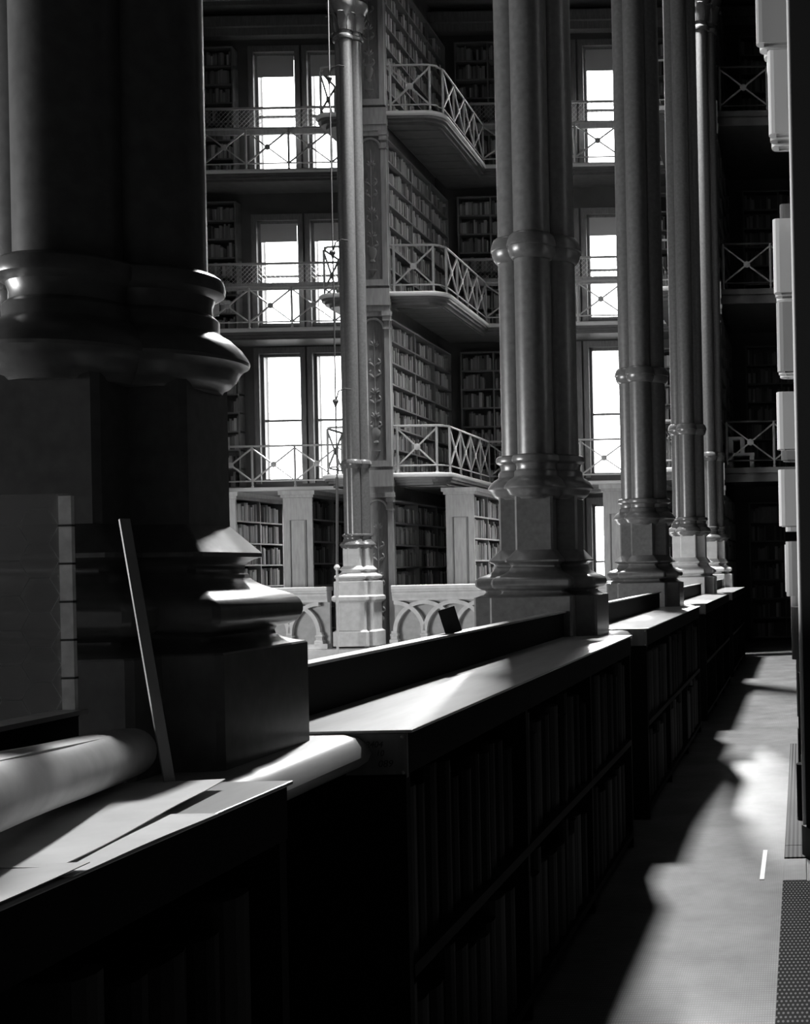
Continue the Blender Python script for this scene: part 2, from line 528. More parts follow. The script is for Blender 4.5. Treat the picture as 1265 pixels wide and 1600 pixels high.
def put_book(x, y, z, th, dp, h, rot, tone, label, group, tilt=0.0):
    o = link('book', BOOKS[tone], loc=(x, y, z), rot=(0, tilt, rot), scale=(th, dp, h))
    tag(o, label, 'book', group)
    return o

SB = MB()   # the thousands of small far books: one object
def stuff_books(face, a0, a1, plane, z, hmax, depth=.18, fill=.93, tone=(.06, .45), tw=(.025, .06)):
    """face '+x': spines look to +x, books run along y from a0 to a1; '-y': spines look to -y, books run along x"""
    a = a0 + .01
    while a < a1 - .03:
        t = R.uniform(*tw)
        if a + t > a1: break
        if R.random() < fill:
            h = hmax * R.uniform(.62, .95)
            d = depth * R.uniform(.75, 1)
            g = R.uniform(*tone) ** 1.0
            if R.random() < .12: g = min(.7, g * 1.8)
            i = R.uniform(0, .03)
            if face == '+x': SB.box(plane - d, plane - i, a, a + t * .93, z, z + h, g)
            else: SB.box(a, a + t * .93, plane + i, plane + d, z, z + h, g)
        else:
            a += R.uniform(0.0, .12)
        a += t

# counters: low bookcases with a flat top along the parapet
XF = -0.906
def counter(y0, y1, label, nshelf=2):
    t = thing('counter_bookcase', label, 'bookcase', (XF, y0, 0), 'low counter bookcases along the aisle')
    L = y1 - y0
    bevel(obj('counter_top', MB().box(-.40, 0.0, 0, L, 1.126, TOP), M['counter'], t), .002)
    bevel(obj('back_rail', MB().box(-.385, -.36, .02, L - .03, TOP, 1.262), M['case_dark'], t), .004)
    obj('rail_cap', MB().box(-.40, -.345, .02, L - .03, 1.262, 1.27), M['wood_pale'], t)
    obj('fascia', MB().box(-.092, -.012, .012, L, 1.03, 1.126), M['case_dark'], t)
    ep = bevel(obj('end_panel', MB().box(-.155, -.012, .0, .012, 1.022, 1.126), M['wood'], t), .002)
    for sx, sz in ((-.022, 1.117), (-.022, 1.034), (-.147, 1.117)):
        obj('screw', MB().lathe([(.0001, -.004), (.004, -.002), (.0045, 0)], 10), M['brass'], ep, loc=(sx, 0, sz), rot=(-math.pi / 2, 0, 0))
    for yy in ([0.0, L - .03] + [L * k / 3 - .015 for k in (1, 2)]):
        obj('upright', MB().box(-.33, -.015, yy, yy + .03, 0.0, 1.03), M['case_dark'], t)
    for zz in (.06, .55):
        obj('shelf', MB().box(-.33, -.012, .03, L - .03, zz, zz + .03), M['case_dark'], t)
    obj('back_panel', MB().box(-.345, -.33, 0, L, 0, 1.03), M['case_dark'], t)
    obj('kickboard', MB().box(-.06, -.05, .03, L - .03, 0, .06), M['case_dark'], t)
    return t
CY = [(2.96, 6.86), (7.58, 11.5), (12.3, 16.3), (17.1, 20.7)]
c0 = counter(*CY[0], 'long counter bookcase starting with a screwed end panel, its top gleaming near the lower left')
ep0 = [c for c in c0.children if c.name.startswith('end_panel')][0]
for tx, x, z, sz in (('2404', -.108, 1.094, .020), ('10', -.084, 1.074, .019), ('089', -.080, 1.048, .023)):   # pencilled figures
    fc = bpy.data.curves.new('pencil_writing', 'FONT')
    fc.body = tx; fc.size = sz; fc.extrude = .0002; fc.shear = .2
    fc.materials.append(M['black'])
    to = bpy.data.objects.new('pencil_text', fc)
    COL.objects.link(to)
    me = bpy.data.meshes.new_from_object(to.evaluated_get(bpy.context.evaluated_depsgraph_get()))
    bpy.data.objects.remove(to)
    link('pencil_writing', me, ep0, (x, -.0006, z), (math.pi / 2, 0, 0))
counter(*CY[1], 'second counter bookcase along the aisle, its top sunlit between two columns')
counter(*CY[2], 'third counter bookcase along the aisle, small bright top')
counter(*CY[3], 'last and farthest counter bookcase at the dark end of the aisle')
counter(-0.6, 2.27, 'nearest counter bookcase, under the paper roll and loose sheets')

for ci, (y0, y1) in enumerate(CY[:2] + [(0.8, 2.27)]):
    L = y1 - y0
    bays = [(y0 + .03, y0 + L / 3 - .015), (y0 + L / 3 + .015, y0 + 2 * L / 3 - .015), (y0 + 2 * L / 3 + .015, y1 - .03)] if ci < 2 else [(1.65, 2.23)]
    for si, zz in enumerate((.09, .58)):
        for (a, b) in bays:
            y = a + .005
            while True:
                th = R.uniform(.085, .15) if ci != 1 else R.uniform(.14, .2)
                if y + th > b: break
                nm = ('first long', 'second', 'nearest')[ci]
                put_book(XF - .03 - R.uniform(0, .02), y + th / 2, zz, th * .95, .26, R.uniform(.34, .43), math.pi / 2, R.choice((0, 0, 0, 1)),
                         'dark folio standing on the %s shelf of the %s counter bookcase' % (('lower', 'upper')[si], nm),
                         'folios on the %s shelf of the %s counter' % (('lower', 'upper')[si], nm))
                y += th

# ------------------------------------------------------------------ end balustrade with interlaced arches
def balustrade(x0, x1, label):
    t = thing('stone_balustrade', label, 'balustrade', (x0, 20.95, 0))
    L = x1 - x0
    bevel(obj('coping', MB().box(0, L, -.16, .2, 1.2, 1.27), M['stone'], t), .012)
    ml = MB()
    pr = [(-.14, 1.2), (-.14, 1.17), (-.115, 1.15), (-.115, 1.12), (-.10, 1.09), (-.085, 1.06), (-.085, 1.02), (.12, 1.02), (.12, 1.2)]
    k = len(pr)
    ml._add([(0, a, b) for a, b in pr] + [(L, a, b) for a, b in pr], [tuple(range(k)), tuple(range(k, 2 * k))] + [(i, (i + 1) % k, k + (i + 1) % k, k + i) for i in range(k)])
    obj('cornice', ml, M['stone'], t)
    obj('back_panel', MB().box(0, L, .03, .1, .34, 1.02), M['stone_dark'], t)
    obj('bottom_rail', MB().box(0, L, -.12, .1, .26, .34), M['stone'], t)
    sp = .488
    nb = int(L / sp)
    off = (L - nb * sp) / 2
    arc = MB(); seg = 20
    r0, r1 = sp - .045, sp + .02
    vs, fs = [], []
    for k in range(seg + 1):
        a = math.pi * k / seg
        for r, y in ((r0, -.07), (r1, -.07), (r1, .03), (r0, .03)):
            vs.append((r * math.cos(a), y, r * math.sin(a)))
    for k in range(seg):
        for q in range(4):
            q2 = (q + 1) % 4
            fs.append((k * 4 + q, k * 4 + q2, k * 4 + 4 + q2, k * 4 + 4 + q))
    fs += [(0, 1, 2, 3), tuple(seg * 4 + q for q in range(4))]
    arc._add(vs, fs); me = arc.mesh('arch', M['stone'])
    half = MB(); half._add(vs[:(seg // 2 + 1) * 4], [f for f in fs[:seg // 2 * 4]] + [(0, 1, 2, 3), tuple(seg // 2 * 4 + q for q in range(4))])
    meh = half.mesh('half_arch', M['stone'])
    for i in range(1, nb):
        link('arch', me, t, (off + i * sp, (.003 if i % 2 else 0), .515))
    link('half_arch', meh, t, (off, 0, .515))
    link('half_arch', meh, t, (off + nb * sp, 0, .515), None, (-1, 1, 1))
    mef = MB().loft([(.07, 0), (.07, .05), (.05, .065), (.05, .10), (.06, .12), (.06, .14), (.045, .15), (.045, .19)]).mesh('foot', M['stone'])
    for i in range(nb + 1):
        link('foot', mef, t, (off + i * sp, -.03, .335))
    return t
balustrade(-6.66, -1.75, 'pale stone balustrade of pointed arches between the end columns')
balustrade(-12.9, -7.72, 'pale stone balustrade of pointed arches seen past the nearest column base')
t = thing('gallery_fascia', 'panelled wooden edge of the far gallery under the balustrade', 'fascia', (-13, 20.8, 0))
obj('fascia_board', MB().box(0, 11.2, .05, .25, -.9, .26), M['wood_pale'], t)
obj('upper_moulding', MB().box(0, 11.2, -.02, .05, .16, .25).box(0, 11.2, .01, .05, .08, .16), M['stone'], t)
obj('lower_moulding', MB().box(0, 11.2, -.03, .05, -.12, -.04), M['stone'], t)
med = MB().box(-.03, .03, 0, .05, -.04, .07).mesh('dentil', M['stone'])
for k in range(56):
    link('dentil', med, t, (.1 + k * .2, 0.0, 0))

# ------------------------------------------------------------------ partitions with carved pilasters and built-in shelving
_ov = MB().lathe([(.001, 0), (.5, .12), (.85, .3), (1, .5), (.8, .72), (.45, .9), (.001, 1)], 8)
me_petal = _ov.mesh('leaf', M['carving'])
def ornament(parent, z0, z1, cx, yy, m, arch):
    """carved vase, palmettes and scrolling leaves, in relief on the panel"""
    H = z1 - z0
    def petal(x, z, ang, l, wd):
        o = link('leaf', me_petal, parent, (cx + x, yy, z))
        o.rotation_euler = (0, ang, 0); o.scale = (wd, .018, l)
    for f in (.80, .47, .30):                         # palmettes
        z = z0 + H * f
        for k in range(-2, 3):
            petal(0.0, z, k * .55, .13 - .018 * abs(k), .022)
    for f, sgn in ((.66, 1), (.58, -1), (.40, 1), (.22, 1)):    # scrolls
        z = z0 + H * f
        for sx in (-1, 1):
            petal(sx * .01, z, sx * .9, .13, .026)
            petal(sx * .10, z + .07, sx * (-.5), .08, .02)
    obj('stem', MB().tube([(cx, yy, z0 + H * .12), (cx, yy, z1 - .2)], .009, 6), m, parent)
    obj('vase', MB().lathe([(.02, 0), (.05, .02), (.03, .06), (.07, .14), (.08, .2), (.045, .27), (.06, .3)], 14), m, parent, loc=(cx, yy, z0 + H * .12), scale=(1, .35, 1))
    obj('pendant', MB().lathe([(.005, 0), (.05, .08), (.075, .10), (.075, .115)], 12), m, parent, loc=(cx, yy, z0 + .06), scale=(1, .4, 1))

def shelving(name, face, plane, a0, a1, zb, zt, dividers, label, books=True, tone=(.06, .45), rows=7, fill=.93, depth=.24, m=None, group=None):
    """built-in shelves: boards and dividers are parts, books go to the shared mass"""
    t = thing(name, label, 'bookcase', (0, 0, 0), group)
    m = m or M['shelf']
    def bx(a, b, p0, p1, z0, z1):
        if face == '+x': return MB().box(p0, p1, a, b, z0, z1)
        return MB().box(a, b, p0, p1, z0, z1)
    s = -1 if face == '+x' else 1
    back = plane + s * depth
    pitch = (zt - zb) / rows
    for d in dividers:
        obj('divider', bx(d - .015, d + .015, plane + s * .002, back, zb, zt), m, t)
    for k in range(rows + 1):
        obj('shelf', bx(a0, a1, plane, back, zb + k * pitch - .014, zb + k * pitch + .014), m, t)
    if books:
        for k in range(rows):
            for d0, d1 in zip(dividers[:-1], dividers[1:]):
                stuff_books(face, d0 + .02, d1 - .02, plane + s * .02, zb + k * pitch + .014, pitch - .05, depth - .05, fill, tone)
    return t

LEVNAME = ['ground', 'first', 'second', 'third']
def partition(idx, x0, x1, carved=True):
    core = MB().box(x0, x1 - .26, Y_FRONT + .02, Y_END, 0, 12.9).box(x0, x1, Y_FRONT, Y_FRONT + .06, 0, 12.9)
    o = struct('wall_partition_%d' % idx, core, M['wood'])
    for li in range(4):
        z0, z1 = LEVEL[li] + .12, LEVEL[li + 1] - .32
        cx = (x0 + x1) / 2 + .0
        W = (x1 - x0) / 2
        st = MB()
        st.box(x0, x0 + .07, Y_FRONT - .05, Y_FRONT, z0, z1).box(x1 - .09, x1, Y_FRONT - .05, Y_FRONT, z0, z1)
        st.box(x0 + .07, x1 - .09, Y_FRONT - .05, Y_FRONT, z0, z0 + .1).box(x0 + .07, x1 - .09, Y_FRONT - .05, Y_FRONT, z1 - .08, z1)
        mm = M['wood_pale']
        pf = obj('pilaster_frame', st, mm, o)
        obj('capital', MB().box(x1 - .10, x1 + .03, Y_FRONT - .09, Y_FRONT, z1 - .16, z1 - .08).box(x1 - .09, x1 + .015, Y_FRONT - .075, Y_FRONT, z1 - .30, z1 - .27).box(x1 - .11, x1 + .04, Y_FRONT - .1, Y_FRONT, z1 - .08, z1), mm, o)
        if carved:
            # round-headed arch over the carved panel
            ar = MB(); pts = []
            ccx, rr = (x0 + x1) / 2 - .01, W - .09
            for k in range(13):
                a = math.pi * k / 12
                pts.append((ccx + rr * math.cos(a), Y_FRONT - .03, z1 - .12 - rr + rr * math.sin(a)))
            ar.tube(pts, .02, 6)
            obj('arch_moulding', ar, mm, o)
            pn = obj('carved_panel', MB().box(x0 + .07, x1 - .09, Y_FRONT - .012, Y_FRONT - .002, z0 + .1, z1 - .08), M['wood'], o)
            ornament(pn, z0 + .1, z1 - .1, ccx, Y_FRONT - .012, M['carving'], True)
        obj('cornice', MB().box(x0 - .02, x1 + .02, Y_FRONT - .07, Y_FRONT, z1, z1 + .1).box(x0 - .03, x1 + .03, Y_FRONT - .1, Y_FRONT, z1 + .1, z1 + .38), mm, o)
    return o
partition(1, -7.36, -6.84)
partition(2, -1.75, -1.27, carved=False)
partition(3, -13.0, -12.5, carved=False)

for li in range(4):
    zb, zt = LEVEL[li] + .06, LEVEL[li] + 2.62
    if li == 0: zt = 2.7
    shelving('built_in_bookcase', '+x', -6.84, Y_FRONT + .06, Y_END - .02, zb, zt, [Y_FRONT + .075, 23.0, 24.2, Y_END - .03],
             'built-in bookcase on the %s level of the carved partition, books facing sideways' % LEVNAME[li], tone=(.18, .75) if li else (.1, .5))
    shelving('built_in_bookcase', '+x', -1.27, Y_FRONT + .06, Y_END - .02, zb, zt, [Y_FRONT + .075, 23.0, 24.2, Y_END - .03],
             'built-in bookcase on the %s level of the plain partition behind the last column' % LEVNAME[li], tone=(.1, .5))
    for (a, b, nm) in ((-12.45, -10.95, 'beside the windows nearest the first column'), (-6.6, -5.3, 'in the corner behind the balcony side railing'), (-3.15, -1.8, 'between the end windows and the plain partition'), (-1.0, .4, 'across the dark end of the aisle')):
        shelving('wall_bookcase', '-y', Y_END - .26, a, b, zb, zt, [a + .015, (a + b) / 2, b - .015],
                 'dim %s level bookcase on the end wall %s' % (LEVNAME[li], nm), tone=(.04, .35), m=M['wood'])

# ------------------------------------------------------------------ balconies
me_post = MB().lathe([(.026, 0), (.026, .03), (.016, .05), (.022, .09), (.016, .12), (.022, .14), (.022, .78), (.022, .8)], 8).mesh('railing_post', M['iron'])
me_boss = MB().lathe([(.004, -.022), (.05, -.014), (.058, 0), (.05, .014), (.004, .022)], 14).mesh('railing_boss', M['iron'])
me_bar = MB().box(-.0125, .0125, -.0125, .0125, 0, 1).mesh('railing_bar', M['iron'])
def rail_seg(t, p, q, nb, post_end=True):
    p, q = Vector(p), Vector(q)
    ang = math.atan2(q.y - p.y, q.x - p.x)
    for k in range(nb + 1):
        if k == nb and not post_end: continue
        link('railing_post', me_post, t, p.lerp(q, k / nb))
    for k in range(nb):
        a, b = p.lerp(q, k / nb), p.lerp(q, (k + 1) / nb)
        for (u, v, zz) in ((a, b, (.13, .76)), (a, b, (.76, .13))):
            s = Vector((u.x, u.y, u.z + zz[0])); e = Vector((v.x, v.y, v.z + zz[1]))
            d = e - s
            o = link('railing_bar', me_bar, t, s); o.rotation_mode = 'QUATERNION'
            o.rotation_quaternion = d.to_track_quat('Z', 'Y'); o.scale = (1, 1, d.length)
        c = (a + b) / 2
        link('railing_boss', me_boss, t, (c.x, c.y, c.z + .445), (math.pi / 2, 0, ang))
def balcony(xw, xe, ww, we, z, label, side_books=True):
    t = thing('balcony', label, 'balcony', (0, 0, z))
    xo, xi = xw + ww, xe - we
    def corner(cx, cy, r, a0, a1, n=7):
        return [(cx + r * math.cos(a0 + (a1 - a0) * k / n), cy + r * math.sin(a0 + (a1 - a0) * k / n)) for k in range(n + 1)]
    r = .3
    yf = Y_FRONT - .05
    left = [(xw, yf)] + corner(xo - r, yf + r, r, -math.pi / 2, 0)
    right = corner(xi + r, yf + r, r, math.pi, 1.5 * math.pi) + [(xe, yf)]
    outline = left + [(xo, Y_BAL), (xi, Y_BAL)] + right + [(xe, Y_END), (xw, Y_END)]
    obj('floor_slab', MB().prism(outline, -.11, 0), M['slab'], t)
    # edge mouldings follow the open edge
    edge = left + [(xo, Y_BAL), (xi, Y_BAL)] + right
    obj('edge_moulding', MB().tube([(x, y, -.03) for x, y in edge], .04, 8), M['slab_edge'], t)
    for zz, ins, h in ((-.155, .04, .045), (-.20, .10, .045)):
        ins_o = [(xw, yf + ins)] + [(x - ins if x > xo - r else x, y + ins) for x, y in left[1:]] + [(xo - ins, Y_BAL + ins), (xi + ins, Y_BAL + ins)] + [(x + ins if x < xi + r else x, y + ins) for x, y in right[:-1]] + [(xe, yf + ins), (xe, Y_END), (xw, Y_END)]
        obj('soffit_step', MB().prism(ins_o, zz, zz + h), M['slab'], t)
    y = yf + .35
    meb = MB().box(.03, ww - .14, 0, .40, -.214, -.20).mesh('soffit_board', M['slab'])
    while y + .4 < Y_BAL + .5:
        link('soffit_board', meb, t, (xw, y, 0)); y += .42
    # railing
    rail_seg(t, (xw + .08, yf + .06, 0), (xo - .22, yf + .08, 0), 1)
    rail_seg(t, (xo - .05, yf + .26, 0), (xo - .05, Y_BAL + .05, 0), 4)
    nb = max(2, round((xi - xo) / .79))
    rail_seg(t, (xo - .05, Y_BAL + .05, 0), (xi + .05, Y_BAL + .05, 0), nb)
    rail_seg(t, (xi + .05, Y_BAL + .05, 0), (xi + .05, yf + .26, 0), 4)
    pth = [(xw + .02, yf + .06)] + [(x - .05 if x > xo - .1 else x, y + .06) for x, y in left[1:]] + [(xo - .05, Y_BAL + .05), (xi + .05, Y_BAL + .05)] + [(x + .05 if x < xi + .1 else x, y + .06) for x, y in right[:-1]] + [(xe - .02, yf + .06)]
    obj('top_rail', MB().tube([(x, y, .80) for x, y in pth], .02, 6), M['iron'], t)
    obj('bottom_rail', MB().tube([(x, y, .13) for x, y in pth], .014, 6), M['iron'], t)
    return t
for li in (1, 2, 3):
    balcony(-6.84, -1.75, .96, .7, LEVEL[li], 'iron-railed balcony on the %s level beside the carved partition shelves' % LEVNAME[li])
    balcony(-12.5, -7.36, 1.26, .7, LEVEL[li], 'iron-railed balcony on the %s level before the bright window pair' % LEVNAME[li])
    t = thing('balcony', 'shadowed balcony on the %s level across the end of the aisle' % LEVNAME[li], 'balcony', (0, 0, LEVEL[li]))
    obj('floor_slab', MB().box(-1.27, .45, 21.9, Y_END, -.11, 0), M['slab'], t)
    obj('edge_moulding', MB().box(-1.27, .45, 21.84, 21.9, -.09, 0).box(-1.27, .45, 21.88, 21.93, -.24, -.11), M['slab'], t)
    rail_seg(t, (-1.22, 21.97, 0), (.40, 21.97, 0), 2)
    obj('top_rail', MB().tube([(-1.26, 21.97, .80), (.44, 21.97, .80)], .02, 6), M['iron_dark'], t)
    obj('bottom_rail', MB().tube([(-1.26, 21.97, .13), (.44, 21.97, .13)], .014, 6), M['iron_dark'], t)

# wire guards standing across the windows above the balconies
for li, (zz, nm) in {2: (6.2 + .98, 'second'), 3: (9.24 + .98, 'third')}.items():
    for (a, b, wm) in ((-12.0, -8.6, 'nearest the first column'), (-6.5, -2.6, 'between the second and third columns')):
        t = thing('wire_guard', 'framed wire guard across the %s level windows %s' % (nm, wm), 'guard', (a, 25.02, zz))
        L = b - a
        obj('frame', MB().box(0, L, -.02, .02, .36, .40).box(0, .04, -.02, .02, 0, .36).box(L - .04, L, -.02, .02, 0, .36), M['iron'], t)
        obj('beam', MB().box(0, L, -.03, .03, -.14, 0), M['wood_pale'], t)
        wm_ = MB()
        st = .09
        k = 0
        while k * st < L + .36:
            for s in (1, -1):
                u0, v0 = (k * st - .36, 0) if s == 1 else (k * st, 0)
                u1, v1 = u0 + s * .36, .36
                if s == -1: u1 = u0 - .36
                # clip to the frame
                if u0 < 0: v0 = -u0 if s == 1 else v0; u0 = max(0, u0)
                if u1 > L: v1 = .36 - (u1 - L); u1 = L
                if u1 < 0: v1 = .36 + u1; u1 = 0
                if u0 > L: v0 = u0 - L; u0 = L
                if 0 <= v0 < v1 <= .36: wm_.tube([(u0, 0, v0), (u1, 0, v1)], .004, 4)
            k += 1
        g = obj('wire_mesh', wm_, M['wire'], t); g['kind'] = 'stuff'
        for ex in (.02, L - .02):
            obj('bracket', MB().box(ex - .02, ex + .02, .02, .36, -.1, -.06), M['iron_dark'], t)

# ------------------------------------------------------------------ free-standing bookcases behind the balustrade
def case(x0, x1, label, books=None, lit=False, skip_far=False):
    y0, y1, H = 22.2, 24.25, 2.81
    t = thing('standing_bookcase', label, 'bookcase', (x0, y0, 0))
    W, L = x1 - x0, y1 - y0
    e = bevel(obj('end_panel', MB().box(0, W, 0, .05, 0, H), M['wood_pale'], t), .004)
    fr = MB()
    for (a, b) in ((.78, 2.42), (.22, .66)):
        fr.tube([(.12, -.004, a), (W - .12, -.004, a), (W - .12, -.004, b), (.12, -.004, b), (.12, -.004, a)], .016, 6)
    obj('panel_moulding', fr, M['wood'], e)
    obj('raised_panel', MB().box(.14, W - .14, -.008, .002, .80, 2.40).box(.14, W - .14, -.008, .002, .24, .64), M['wood_pale'], e)
    obj('cornice', MB().box(-.03, W + .03, -.03, L + .03, H, H + .05).box(-.06, W + .06, -.06, L + .06, H + .05, H + .12), M['wood_pale'], t)
    obj('centre_board', MB().box(W / 2 - .015, W / 2 + .015, .05, L, 0, H), M['case_dark'], t)
    obj('far_panel', MB().box(0, W, L - .05, L, 0, H), M['wood'], t)
    obj('plinth', MB().box(.01, W - .01, .05, L - .05, 0, .12), M['wood'], t)
    for k in range(8):
        zz = .12 + k * .385 if k < 8 else 0
        if zz > H - .05: break
        obj('shelf', MB().box(.01, W - .005, .05, L - .05, zz - .014, zz + .014), M['shelf'], t)
    obj('divider', MB().box(W / 2, W - .006, L / 2 - .015, L / 2 + .015, .12, H), M['shelf'], t)
    rows = ['lowest', 'second', 'third', 'fourth', 'fifth', 'sixth', 'top']
    for k in range(7):
        zz = .12 + k * .385 + .014
        nb_ = 0
        for (a, b) in ((y0 + .06, y0 + L / 2 - .02), (y0 + L / 2 + .02, y1 - .06)):
            if books and k >= 2 and not (skip_far and a > y0 + L / 2):
                y = a
                while True:
                    th = R.uniform(.065, .12)
                    if y + th > b: break
                    if R.random() < .95:
                        tn = R.choice((1, 3, 4, 4, 5, 5, 5, 5))
                        put_book(x1 - .02 - R.uniform(0, .03), y + th / 2, zz, th * .92, .19, R.uniform(.25, .335), math.pi / 2, tn,
                                 '%s book, %s from the near end, %s shelf of the %s' % (TONE[tn], ORD[nb_], rows[k], books), 'books on the %s shelf of the %s' % (rows[k], books))
                        nb_ += 1
                    y += th
            else:
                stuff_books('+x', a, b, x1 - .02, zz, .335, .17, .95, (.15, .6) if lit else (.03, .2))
    return t
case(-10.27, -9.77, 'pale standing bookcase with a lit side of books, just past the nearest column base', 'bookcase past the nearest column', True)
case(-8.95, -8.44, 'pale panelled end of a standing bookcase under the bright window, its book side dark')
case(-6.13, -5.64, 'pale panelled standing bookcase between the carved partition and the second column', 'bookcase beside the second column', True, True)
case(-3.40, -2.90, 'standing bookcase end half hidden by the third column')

# ------------------------------------------------------------------ hanging rod in the hall
t = thing('hanging_lamp_rod', 'thin iron lamp rod hanging down the open hall with a small knob', 'lamp rod', (-7.33, 20.2, 0))
obj('upper_rod', MB().tube([(0.06, 0, 12.5), (.05, 0, 3.0)], .011, 8), M['iron_dark'], t)
obj('lower_rod', MB().tube([(.05, 0, 3.0), (.02, 0, 1.6)], .022, 8), M['iron_dark'], t)
obj('bottom_rod', MB().tube([(.02, 0, 1.55), (0.0, 0, -.2)], .019, 8), M['iron'], t)
obj('knob', MB().lathe([(.01, -.06), (.035, -.03), (.05, 0), (.035, .03), (.01, .06)], 14), M['iron'], t, loc=(.02, 0, 1.58))
for zz in (9.5, 6.75, 4.4):
    obj('bracket_arm', MB().tube([(.05, 0, zz - .22), (.10, 0, zz - .04), (.2, 0, zz), (.3, 0, zz - .02)], .012, 6), M['iron_dark'], t)
    obj('burner', MB().lathe([(.01, -.1), (.03, -.04), (.05, 0), (.04, .03)], 10), M['iron_dark'], t, loc=(.05, 0, zz - .2))

# ------------------------------------------------------------------ small things on the balconies
t = thing('white_step_stool', 'white painted step stool on the shadowed balcony beside the last column', 'stool', (-1.20, 22.15, 3.15))
bx = MB
obj('seat_board', MB().box(0, .44, 0, .3, .23, .28), M['white'], t)
obj('upper_step', MB().box(0, .27, 0, .3, .51, .56), M['white'], t)
for (a, b, c, d) in ((0, .07, 0, .51), (.20, .27, .28, .51), (.36, .43, 0, .23)):
    for (u, v) in ((0, .04), (.26, .3)):
        obj('leg', MB().box(a, b, u, v, c, d), M['white'], t)
t = obj('notice', MB().box(0, .33, 0, .006, 0, .33), M['paper'], loc=(-11.43, 24.66, 6.48))
tag(t, 'pale paper notice hung behind the second level railing', 'notice')
t = obj('notice', MB().box(0, .2, 0, .006, 0, .08), M['paper'], loc=(-11.08, 24.66, 6.70))
tag(t, 'small white card beside the larger paper notice on the second level', 'notice')
t = obj('dark_notice', MB().box(0, .38, 0, .012, 0, .32), M['wood'], loc=(-.80, Y_END - .30, 2.30))
tag(t, 'dim notice board on the dark end wall of the aisle', 'notice')

# card standing on the first back rail, leaning
t = thing('book_card', 'small dark card leaning on the first counter rail before the pointed arches', 'card', (-1.28, 4.67, 1.2705))
o = obj('card_board', MB().prism([(-.03, -.004), (.03, -.004), (.03, .004), (-.03, .004)], 0, .095), M['black'], t, rot=(0.0, -.28, .3), loc=(.012, 0, .0))

# ------------------------------------------------------------------ tall bookcase on the right of the aisle
t = thing('tall_bookcase', 'tall dark bookcase standing along the right side of the aisle', 'bookcase', (0, 6.5, 0))
obj('end_panel', MB().box(0.004, .40, 0, .04, 0.0, 9.0), M['black'], t)
obj('lit_edge_strip', MB().lathe([(.011, .17), (.011, 9.0)], 12), M['white'], t, loc=(-.004, .012, 0))['label'] = 'white strip added for the light along the end panel edge'  # white strip added to draw the light caught by the panel edge
obj('base_foot', MB().prism([(-.02, .06), (.40, .06), (.40, -.12), (.05, -.12), (.0, .0)], 0, .16), M['black'], t)
obj('back_panel', MB().box(.38, .40, .04, 14.9, 0, 9.0), M['case_dark'], t)
SH = [.12, .55, .95, 1.32, 1.70, 2.10, 2.50, 2.90, 3.30, 3.72, 4.18, 4.75]
for zz in SH:
    obj('shelf', MB().box(.01, .38, .04, 14.9, zz - .03, zz), M['case_dark'], t)
for yy in (3.0, 6.0, 9.0, 12.0, 14.87):
    obj('upright', MB().box(.008, .38, yy, yy + .03, 0, 9.0), M['case_dark'], t)
# books: some pushed out past the shelf edge
RN = ['bottom', 'second', 'third', 'fourth', 'fifth', 'sixth', 'seventh', 'eighth', 'ninth', 'tenth', 'eleventh', 'top']
RB = {}
def right_book(si, y, th, out, h, tone, tilt=0, dp=.3):
    # spine towards the aisle (-x)
    k = RB[si] = RB.get(si, -1) + 1
    lb = '%s book, %s from the near end of the %s shelf of the tall aisle bookcase' % (TONE[tone], ORD[k], RN[si])
    put_book(-out, y + th / 2, SH[si], th, dp, h, -math.pi / 2, tone, lb, 'books on the %s shelf of the tall aisle bookcase' % RN[si])
PRO = {11: [(.1, .09, .17, .6, 5), (.2, .07, .165, .58, 4), (.28, .06, .15, .56, 5), (.36, .1, .14, .5, 5)],
       10: [(.08, .07, .165, .54, 4), (.16, .08, .15, .53, 5), (.25, .10, .13, .5, 5), (.36, .06, .11, .48, 4), (.45, .09, .12, .5, 5)],
       9: [(.1, .09, .11, .43, 5), (.2, .08, .105, .42, 4), (.3, .1, .10, .40, 5)],
       8: [(.9, .07, .07, .28, 3), (1.0, .06, .06, .27, 5)],
       7: [(.1, .08, .10, .38, 5), (.2, .07, .095, .37, 4), (.3, .1, .09, .37, 5), (.45, .1, .085, .36, 5)],
       6: [(.15, .07, .09, .36, 4), (.25, .08, .085, .35, 5), (.36, .09, .08, .33, 5)],
       5: [(.2, .1, .10, .3, 5), (.9, .1, .09, .31, 3), (1.0, .1, .08, .33, 5)],
       4: [(.3, .1, .1, .3, 5), (.45, .1, .09, .29, 4), (1.5, .12, .08, .33, 5)],
       3: [(.5, .1, .07, .3, 4), (1.6, .12, .09, .3, 5), (2.5, .1, .08, .3, 5)],
       2: [(.8, .1, .05, .3, 2), (3.2, .12, .07, .3, 4)],
       1: [(.6, .12, .02, .34, 1), (1.4, .12, .03, .36, 2)],
       0: [(.35, .10, .035, .3, 0), (.8, .1, .01, .28, 4), (1.6, .16, .03, .33, 0), (2.4, .12, .02, .33, 5), (3.3, .15, .03, .34, 0), (4.2, .1, .03, .3, 5),
           (5.0, .3, .04, .32, 0), (5.8, .12, .05, .3, 5), (6.2, .12, .03, .3, 3), (7.3, .1, .06, .3, 0), (7.9, .1, .05, .3, 5)]}
for si, lst in PRO.items():
    for (y, th, out, h, tone) in lst:
        right_book(si, 6.5 + y, th, out, h, tone)
    y = 6.5 + max(a + b for a, b, _, _, _ in lst) + .05
    for k in range(3):
        th = R.uniform(.06, .1)
        right_book(si, y, th, R.uniform(-.04, .01), .28, R.choice((1, 2, 3, 4)))
        y += th + .01

